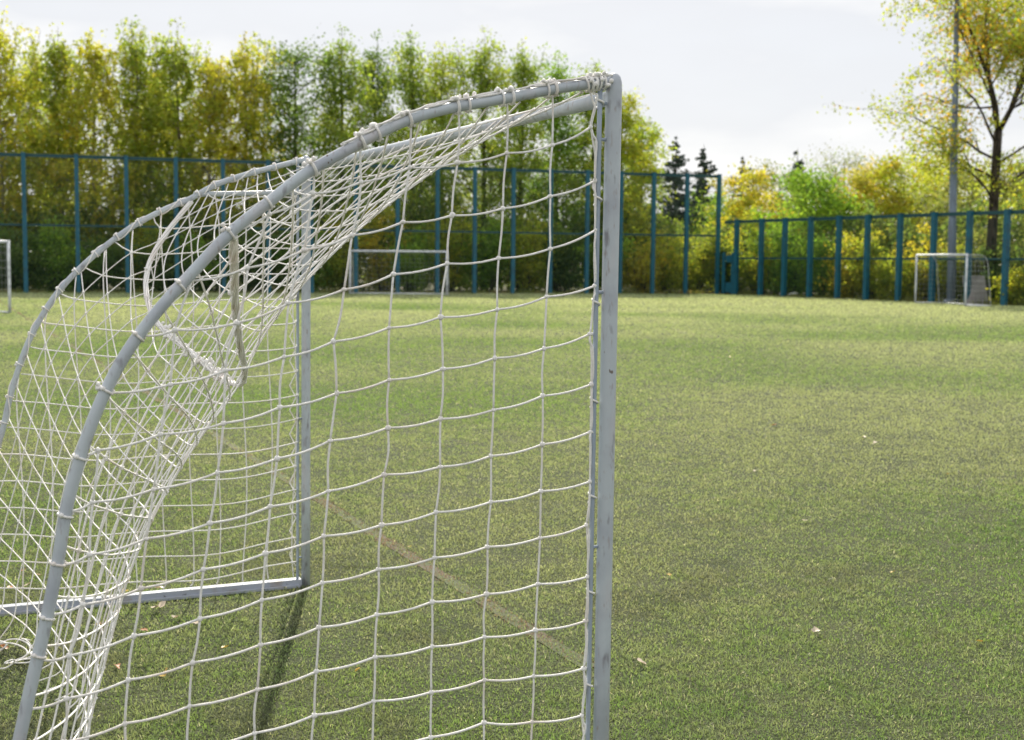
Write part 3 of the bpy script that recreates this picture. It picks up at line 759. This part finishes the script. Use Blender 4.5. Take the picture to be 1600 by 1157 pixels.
def tree(name, loc, H, W, kind, pal, label, seed, cat='tree', leaves=6500, lsize=.17, hb=.22, bark=None, group=None):
    leaves = int(leaves * 2.1); W = W * 1.35
    r = np.random.default_rng(seed); loc = np.array([loc[0], loc[1], 0.0])
    root = empty(name, tuple(loc), label, cat, group)
    tr = MB(); r0 = .012 * H + .03
    nz_ = 9; zz = np.linspace(0, .93 * H, nz_)
    wob = np.cumsum(r.normal(0, .012 * H / 3, (nz_, 2)), axis=0) * np.linspace(0, 1, nz_)[:, None]
    tp = np.c_[wob, zz]; tr.tube(loc + tp, np.linspace(r0, r0 * .12, nz_), 8)
    cl_pos, cl_sig = [], []; n_shoot = 0
    def prof(f):                                 # crown half width at relative height f in the crown
        if kind == 'poplar': return (max(0.02, math.sin(math.pi * (f * .86 + .1)))) ** .8 * (1 - .35 * f) * (1.02 - f) ** .10
        if kind == 'birch': return (max(0.02, math.sin(math.pi * (f * .9 + .09)))) ** .7 * (1.05 - .55 * f) * (1.02 - f) ** .10
        if kind == 'round': return (max(0.02, math.sin(math.pi * (f * .85 + .12)))) ** .6
        return 1
    nl = int(np.clip(H * 3.2, 16, 60))
    for i in range(nl):
        f = (i + r.random()) / nl; z = (hb + (.97 - hb) * f) * H
        az = i * 2.4 + r.normal(0, .4)
        rad = W / 2 * prof(f) * r.uniform(.55, 1.2)
        rise = {'poplar': 1.1, 'birch': .55, 'round': .55}[kind] * rad * r.uniform(.6, 1.3)
        st = np.array([np.interp(max(z - rise, .1 * H), zz, tp[:, 0]), np.interp(max(z - rise, .1 * H), zz, tp[:, 1]), max(z - rise, .1 * H)])
        en = st + np.array([math.cos(az) * rad, math.sin(az) * rad, rise])
        md = (st + en) / 2 + np.array([0, 0, .12 * rad]) + r.normal(0, .05 * rad, 3)
        rb = r0 * .32 * (1 - .6 * f)
        tr.tube(loc + smooth_line([st, md, en], 3), np.linspace(rb, rb * .25, 7), 5)
        for q in range(3 + int(rad * 1.5)):
            t = r.uniform(.35, 1.05); c = (1 - t) ** 2 * st + 2 * t * (1 - t) * md + t * t * en + r.normal(0, .16 * rad + .12, 3)
            cl_pos.append(c); cl_sig.append(r.uniform(.20, .46) * (.55 + W * .09))
            if q % 2 == 0: tr.tube(loc + np.array([md, lerp(md, c, .6) + (0, 0, .05), c]), [rb * .35, rb * .22, rb * .1], 4)
    if kind != 'round':
        for q in range(6):                       # upright leading shoots at the top
            a = r.uniform(0, 6.28); rd = W * r.uniform(.05, .34) * (q > 0); z0 = H * r.uniform(.72, .84); z1 = H * (r.uniform(.88, .99) if q else 1.03) 
            for t in np.linspace(0, 1, 6):
                cl_pos.append(np.array([np.cos(a) * rd * (.6 + .4 * t), np.sin(a) * rd * (.6 + .4 * t), z0 + (z1 - z0) * t]) + r.normal(0, .06, 3)); cl_sig.append(.42 - .22 * t); n_shoot += 1
            tr.tube(loc + np.array([[np.cos(a) * rd * .6, np.sin(a) * rd * .6, z0], [np.cos(a) * rd, np.sin(a) * rd, z1]]), [.03, .008], 4)
    cp = np.array(cl_pos); cs = np.array(cl_sig); k = len(cp)
    wgt = r.uniform(.4, 1.6, k); wgt[k - n_shoot:] *= .38; cl = r.choice(k, leaves, p=wgt / wgt.sum())
    if kind == 'birch':                           # hanging sprays
        leaves = leaves
        sp = r.normal(0, 1, (k * 7, 3)) * np.repeat(cs, 7)[:, None] * np.array([1.1, 1.1, .7]) + np.repeat(cp, 7, axis=0)
        sl = (r.exponential(.65, k * 7) + .25) * np.clip(np.repeat(cs, 7) / .5, .25, 1.2)
        si = cl * 7 + r.integers(0, 7, leaves)
        Pp = sp[si] + r.normal(0, .07, (leaves, 3)); Pp[:, 2] -= r.random(leaves) * sl[si]
    else:
        Pp = cp[cl] + r.normal(0, 1, (leaves, 3)) * cs[cl][:, None] * np.array([1, 1, .8])
    Pp[:, 2] = np.maximum(Pp[:, 2], .15)
    tr.build('trunk', bark or M_bark, root)
    raw_mesh('crown', loc + leaf_cards(Pp, lsize, r).reshape(-1, 3), 4, M_leaf, leaf_cols(pal, cl, r), root)
    return root

def spruce(loc, H, W, label, seed):
    r = np.random.default_rng(seed); loc = np.array([loc[0], loc[1], 0.0])
    root = empty('spruce_tree', tuple(loc), label, 'tree', 'spruces beyond the fence')
    tr = MB(); tr.tube([loc, loc + (0, 0, H * .5), loc + (0, 0, H)], [.02 * H, .011 * H, .01], 8)
    Pp = []; cl = []
    for k in range(int(H * 26)):
        f = r.random() ** .62; z = H * (1 - f * .9) - .05
        rr = (W * .60 * f ** .88 + .10) * r.choice([.55, .8, 1.0, 1.15]) * r.uniform(.85, 1.1); az = r.uniform(0, 6.283)
        e = np.array([math.cos(az) * rr, math.sin(az) * rr, 0]); up = r.uniform(-.30, .12)
        n = int(12 + 22 * rr); t = r.random(n) ** .8
        p = np.array([0, 0, z]) + e * t[:, None]; p[:, 2] += rr * (up * t - .30 * t * (1 - t)) + .10 * rr * t ** 4
        sd_ = np.array([-math.sin(az), math.cos(az), 0]); p += sd_ * (r.normal(0, .16, n) * rr * (1.05 - t))[:, None]
        p[:, 2] -= r.random(n) * .20 * min(1, rr + .2); Pp.append(p); cl.append(np.full(n, k))
        tr.tube(loc + np.array([[0, 0, z], np.array([0, 0, z - .1 * rr]) + e * .5, np.array([0, 0, z + up * rr]) + e * .95]), [.02, .015, .006], 4)
    Pp = np.concatenate(Pp); cl = np.concatenate(cl)
    tr.build('trunk', M_bark, root)
    raw_mesh('crown', loc + leaf_cards(Pp, .22, r, .5).reshape(-1, 3), 4, M_needle, leaf_cols([(.060, .100, .075), (.045, .080, .062), (.085, .115, .075)], cl, r), root)

def shrub(loc, H, W, pal, label, seed, leaves=3200, lsize=.16, D=None, group='shrubs behind the fences'):
    leaves = int(leaves * 1.5)
    r = np.random.default_rng(seed); loc = np.array([loc[0], loc[1], 0.0]); D = D or W * .8
    root = empty('shrub', tuple(loc), label, 'shrub', group)
    ns = 7 + int(W * 2); tr = MB(); cp = []; cs = []
    for i in range(ns):
        a = r.uniform(0, 6.28); q = math.sqrt(r.random()); top = H * (1 - .42 * q * q) * r.uniform(.72, 1.03)
        e = np.array([math.cos(a) * q * W / 2, math.sin(a) * q * D / 2, top]); s_ = e * np.array([.25, .25, 0])
        md = lerp(s_, e, .5) + r.normal(0, .08, 3) * H * .4
        tr.tube(loc + smooth_line([s_, md, e], 3), np.linspace(.035, .008, 7), 5)
        for j in range(6):
            t = r.uniform(.12, 1.02); c = (1 - t) ** 2 * s_ + 2 * t * (1 - t) * md + t * t * e + r.normal(0, .09 * W, 3) * np.array([1, .8, .4])
            c[2] = max(c[2], .12); cp.append(c); cs.append(r.uniform(.18, .42) * (.5 + .13 * W))
    cp = np.array(cp); cs = np.array(cs); k = len(cp); wgt = r.uniform(.5, 1.5, k); cl = r.choice(k, leaves, p=wgt / wgt.sum())
    Pp = cp[cl] + r.normal(0, 1, (leaves, 3)) * cs[cl][:, None] * np.array([1, 1, .75]); Pp[:, 2] = np.maximum(np.abs(Pp[:, 2]), .05)
    tr.build('stems', M_bark, root, )
    raw_mesh('foliage', loc + leaf_cards(Pp, lsize, r).reshape(-1, 3), 4, M_leaf, leaf_cols(pal, cl, r), root)

def height(px, py, loc): return at_y(px, py, loc[1])[2]

TREES = [  # px, px of top, metres beyond the fence, width, kind, palette, leaves, name, label
 (-95, 40, 9, 5.5, 'birch', YB, 5000, 'birch_tree', 'yellowing birch just outside the left edge of the picture'),
 (5, 40, 8, 4.6, 'birch', YB, 9500, 'birch_tree', 'yellow birch at the left edge behind the tall fence'),
 (60, 88, 12, 4.4, 'birch', GB, 7500, 'birch_tree', 'low olive birch between the left edge tree and the first golden birch'),
 (98, 62, 8, 3.8, 'birch', GB, 8000, 'birch_tree', 'narrow pointed olive birch, second tall top from the left'),
 (148, 68, 7, 4.2, 'birch', YB, 9000, 'birch_tree', 'golden yellow birch, third tall top from the left'),
 (212, 52, 8, 4.4, 'birch', GB, 9000, 'birch_tree', 'tall olive birch with a dark thin tip and drooping sprays'),
 (245, 105, 11, 3.8, 'birch', YB, 6500, 'birch_tree', 'lower golden birch filling the gap beside the tall olive birch'),
 (282, 55, 8, 3.8, 'birch', GB, 7500, 'birch_tree', 'thin birch with a dark feathery tip left of the brownish birch'),
 (325, 92, 7, 4.0, 'birch', YB, 8000, 'birch_tree', 'brownish yellow birch with a pale trunk'),
 (385, 68, 8, 4.6, 'birch', YB, 9500, 'birch_tree', 'rusty yellow birch next to the dark green tree'),
 (460, 68, 8, 4.4, 'round', DG, 8500, 'leafy_tree', 'dark green leafy tree above the curved arms of the goal'),
 (535, 66, 8, 4.2, 'poplar', PG, 7500, 'poplar_tree', 'lime green poplar right of the dark green tree'),
 (590, 78, 11, 3.6, 'poplar', DG, 6000, 'poplar_tree', 'mid green poplar standing further back between two lime ones'),
 (640, 76, 8, 4.2, 'poplar', PG, 7500, 'poplar_tree', 'lime green poplar above the bend of the near support arm'),
 (690, 92, 10, 3.8, 'poplar', GB, 6500, 'poplar_tree', 'olive poplar with a lower top in the middle of the row'),
 (755, 72, 8, 4.2, 'poplar', PG, 7500, 'poplar_tree', 'tall lime poplar left of the crossbar corner'),
 (812, 86, 8, 3.8, 'poplar', PG, 7000, 'poplar_tree', 'lime poplar second to the left of the near post'),
 (868, 104, 9, 4.0, 'poplar', GR, 7000, 'poplar_tree', 'fresh green poplar just left of the near post'),
 (925, 116, 8, 4.0, 'poplar', PG, 7000, 'poplar_tree', 'yellowish green poplar directly behind the near post'),
 (968, 150, 7, 3.3, 'round', LG, 7500, 'leafy_tree', 'light green leafy tree just right of the near post'),
 (1000, 185, 10, 2.0, 'round', PG, 4500, 'leafy_tree', 'small light green tree ending the row at the gap of sky'),
]
for i, (px, py, bk, W, kd, pal, nlv, nm, lab) in enumerate(TREES):
    l_ = spot(px, bk); tree(nm, l_, height(px, py, l_) * 1.02, W, kd, pal, lab, 100 + i, leaves=nlv, hb=.16 if kd != 'birch' else .2,
                            bark=M_birch if kd == 'birch' else M_bark, group='trees behind the tall fence')
for i, (px, py, bk, W, lab) in enumerate([(1053, 212, 20, 5.6, 'tall dark spruce nearest the light green tree'), (1096, 226, 20, 6.0, 'dark spruce with spreading boughs, second from the left'),
                                          (1157, 243, 30, 5.0, 'slim dark spruce top showing above the yellow bush'), (1241, 232, 34, 5.6, 'faint spruce top behind the round green tree')]):
    l_ = spot(px, bk); spruce(l_, height(px, py, l_), W, lab, 300 + i)
RT = [
 (1175, 268, 9, 3.6, 'round', YE, 5000, 'yellow leafed small tree beside the fence corner'),
 (1265, 268, 7, 4.6, 'round', GR, 8500, 'round fresh green tree in the middle of the low fence'),
 (1320, 236, 40, 8.0, 'round', OL, 5000, 'grey olive tree far off behind the orange one'),
 (1347, 258, 12, 3.8, 'round', OR, 6000, 'orange yellow tree between the green one and the lamp pole'),
 (1410, 250, 14, 5.0, 'round', LG, 7500, 'lime yellow tree left of the lamp pole'),
 (1462, 236, 20, 6.0, 'round', LG, 6000, 'lime tree behind the lamp pole'),
 (1512, 262, 12, 4.4, 'round', OL, 6000, 'olive green tree between the lamp pole and the thick trunk'),
 (1590, 250, 14, 5.0, 'round', OL, 6500, 'olive tree at the right edge behind the thick trunk'),
 (1215, 262, 26, 5.0, 'round', OL, 4500, 'pale olive tree between the two faint spruces'),
 (1120, 300, 14, 3.6, 'round', GR, 3500, 'low green tree behind the fence corner'),
]
for i, (px, py, bk, W, kd, pal, nlv, lab) in enumerate(RT):
    l_ = spot(px, bk); tree('leafy_tree', l_, height(px, py, l_), W, kd, pal, lab, 400 + i, leaves=nlv, hb=.12, group='trees behind the low fence')

# the big tree on the right: thick dark trunk, forks, a thin see-through crown
def big_tree():
    r = np.random.default_rng(77); l2 = spot(1546, 2.6); loc = np.array([l2[0], l2[1], 0.0])
    root = empty('leafy_tree', tuple(loc), 'big tree at the right edge with a thick dark trunk and thin yellow green leaves', 'tree', 'trees behind the low fence')
    tr = MB(); z = np.array([0, .4, 1.5, 4, 7.2]); off = np.c_[[0, 0, .02, .06, .12], [0, 0, 0, 0, 0], z]
    tr.tube(loc + smooth_line(off, 4), np.interp(np.linspace(0, 7.2, 17), [0, .5, 7.2], [.40, .25, .18]), 12)
    tips = []
    def grow(p, d, ln_, rad, lev):
        n = 5; pts = [p]; q = p.copy(); dd = d / np.linalg.norm(d)
        for i in range(n):
            dd = dd + r.normal(0, .10 + .04 * lev, 3) + np.array([0, 0, .05 if lev < 2 else -.02]); dd /= np.linalg.norm(dd); q = q + dd * ln_ / n; pts.append(q)
        tr.tube(pts, np.linspace(rad, rad * .45, n + 1), max(4, 9 - lev * 2))
        if lev >= 3: tips.extend(pts[1:]); return
        if lev == 2: tips.extend(pts[2:])
        for k in range((6, 5, 5)[lev]):
            t = r.integers(1, n + 1); base = pts[t]; nd = dd + r.normal(0, .75, 3); nd[2] = nd[2] * .7 + .12
            grow(base, nd, ln_ * r.uniform(.5, .78), rad * .42 * (1.15 - .1 * t), lev + 1)
    fork = loc + np.array([.12, 0, 7.1])
    for d, ln_, rd in (((-.25, -.1, 1), 5.5, .11), ((.45, .1, 1), 5.5, .12), ((-.05, .4, 1), 5.5, .10), ((.15, -.4, .9), 5, .09)):
        grow(fork, np.array(d), ln_, rd, 0)
    for zz, d, ln_ in ((5.2, (-1, -.1, .40), 2.9), (6.0, (-.9, .3, .6), 3.8), (4.7, (.9, -.1, .45), 3.6), (5.8, (1, .2, .3), 4.2), (6.6, (-.8, -.4, .8), 4.2), (4.2, (-.5, -.5, .3), 2.4)):
        grow(loc + np.array([.08, 0, zz]), np.array(d), ln_, .06, 1)
    tp = np.array(tips); k = len(tp); n = 32000; cl = r.choice(k, n)
    Pp = tp[cl] + r.normal(0, .20, (n, 3)); Pp[:, 2] -= r.random(n) * .22
    wx = Pp[:, 0] - loc[0]
    col = leaf_cols([(.44, .50, .07), (.34, .45, .07), (.56, .54, .09)], cl, r)
    cy = loc[None] + np.array([-1.8, -.6, 9.8]); yl = np.exp(-np.sum(((Pp - cy) / np.array([1.4, 2.0, 2.1])) ** 2, axis=1))
    pick = r.random(n) < yl * .9 + .06; col[pick] = np.array([.80, .50, .06]) * r.uniform(.75, 1.15, (pick.sum(), 1))
    tr.build('trunk', M_bark, root)
    raw_mesh('crown', leaf_cards(Pp, .15, r).reshape(-1, 3), 4, M_leaf, col, root)
big_tree()

SHR = [  # px, top px, beyond fence, width, palette, leaves, label
 (-30, 345, 3.0, 3.6, DG, 3200, 'dark green shrub at the left edge behind the fence'),
 (25, 352, 3.2, 3.4, DG, 3400, 'dark shrub behind the first fence post'),
 (85, 340, 3.0, 3.4, GR, 3400, 'deep green shrub between the first two fence posts'),
 (150, 352, 3.0, 3.4, DG, 3400, 'dark green shrub between the second and third fence posts'),
 (225, 312, 3.4, 2.2, LG, 2400, 'yellow green bush beside the third fence post'),
 (262, 350, 2.8, 3.2, DG, 3400, 'dark shrub behind the far curved arm of the goal'),
 (330, 340, 3.2, 3.4, GR, 3400, 'green shrub seen through the back net'),
 (400, 345, 3.0, 3.4, DG, 3400, 'dark green shrub behind the slack back net'),
 (470, 335, 3.2, 3.2, GR, 3200, 'green shrub behind the far post of the near goal'),
 (535, 315, 3.4, 3.0, LG, 3400, 'lime shrub just left of the yellow bush'),
 (600, 275, 3.6, 2.4, YE, 3000, 'bright yellow bush above the far goal'),
 (640, 340, 2.6, 3.0, GR, 3400, 'green shrub behind the far goal'),
 (700, 300, 3.6, 3.2, LG, 3400, 'lime green shrub right of the far goal'),
 (760, 330, 3.0, 3.2, GR, 3400, 'green shrub in the middle of the side net'),
 (820, 315, 3.2, 3.2, LG, 3400, 'yellow green shrub left of the two posts beside the rail'),
 (880, 330, 3.0, 3.2, DG, 3400, 'dark green shrub just left of the near post'),
 (940, 335, 3.0, 3.0, GR, 3200, 'green shrub behind the near post'),
 (1000, 375, 2.4, 2.4, YE, 2600, 'low yellow bush just right of the near post'),
 (1040, 340, 3.0, 2.6, LG, 2800, 'yellow green shrub under the tall spruce'),
 (1085, 335, 3.0, 3.0, LG, 3200, 'lime shrub left of the blue gate'),
 (1135, 350, 3.0, 2.8, DG, 3000, 'dark green shrub behind the blue gate'),
 (1185, 330, 2.6, 2.8, LG, 3000, 'lime shrub right of the blue gate'),
 (1230, 345, 2.6, 2.8, GR, 3000, 'green shrub behind the white bag'),
 (1280, 360, 2.4, 2.6, GR, 3000, 'leafy green shrub under the round green tree'),
 (1325, 365, 2.4, 2.4, YE, 2600, 'yellow bush under the orange tree'),
 (1365, 340, 2.6, 2.6, LG, 3000, 'lime shrub left of the right goal'),
 (1410, 390, 1.8, 2.0, LG, 2400, 'low lime bush at the left post of the right goal'),
 (1445, 350, 2.8, 2.4, YE, 2600, 'yellow bush above the right goal'),
 (1490, 350, 3.4, 2.4, LG, 2800, 'lime shrub directly behind the lamp pole'),
 (1532, 345, 3.4, 2.4, OL, 2600, 'olive shrub behind the grey slab'),
 (1580, 355, 3.2, 2.4, DG, 2800, 'dark shrub right of the thick trunk'),
 (1597, 415, 1.2, 1.7, LG, 2400, 'low bright lime bush at the right edge'),
 (1640, 340, 3.0, 3.0, OL, 2600, 'olive shrub just outside the right edge'),
]
for i, (px, py, bk, W, pal, nlv, lab) in enumerate(SHR):
    l_ = spot(px, bk); shrub(l_, height(px, py, l_), W, pal, lab, 600 + i, leaves=nlv)
# a deeper belt of undergrowth, seen as one dark mass between the shrubs
r = np.random.default_rng(9); n = 70000
px = r.uniform(-160, 1760, n); bk = r.uniform(5, 11, n); hh = r.random(n) ** .8
pts = np.zeros((n, 3))
gx = np.linspace(-200, 1800, 80); gy = np.array([fence_y(q) for q in gx]); d0 = np.array([ray(q, 430) for q in gx])
yy = np.interp(px, gx, gy) + bk; kx = np.interp(px, gx, d0[:, 0] / d0[:, 1])
hmax = 2.6 + 1.8 * vnoise(px, bk, .02, 12) + .8 * vnoise(px, bk, .09, 13)
pts = np.c_[kx * yy, yy, hh * hmax + .05]
cl = (px / 12).astype(int) - int(px.min() / 12 - 1) + (bk * 3).astype(int) * 190
o = raw_mesh('undergrowth', leaf_cards(pts, .24, r).reshape(-1, 3), 4, M_leaf, leaf_cols(DG + OL[:2], np.clip(cl, 0, None), r))
tag(o, 'dense dark undergrowth filling the belt under the trees', 'undergrowth', kind='stuff')

# weeds along the feet of the fences
r = np.random.default_rng(21); V = []; cl = []
for (a_, c_, nn) in ((tall_pts[0], tall_pts[-1], 2600), (low_pts[0], low_pts[-1], 1300)):
    tt = r.random(nn); d_ = (c_ - a_) / np.linalg.norm(c_ - a_); n_ = np.array([-d_[1], d_[0], 0]); n_ = n_ if n_[1] > 0 else -n_
    hgt = (.05 + .42 * vnoise(tt * 900, tt * 7, .05, 31) ** 2)
    base = a_[None] + (c_ - a_)[None] * tt[:, None] + n_[None] * r.uniform(-.12, .7, (nn, 1)); base[:, 2] = 0
    tip = base + np.c_[r.normal(0, .07, nn), r.normal(0, .07, nn), hgt * r.uniform(.5, 1.2, nn)]
    sdv = d_[None] * r.uniform(.012, .035, (nn, 1))
    V.append(np.stack([base - sdv * .6, base + sdv * .6, lerp(base, tip, .6) + sdv, tip], 1).reshape(-1, 3)); cl.append((tt * 60).astype(int))
o = raw_mesh('weeds', np.concatenate(V), 4, M_leaf, leaf_cols([(.16, .24, .05), (.28, .30, .09), (.36, .30, .14)], np.concatenate(cl), r))
tag(o, 'thin strip of weeds along the foot of the blue fences', 'weeds', kind='stuff')
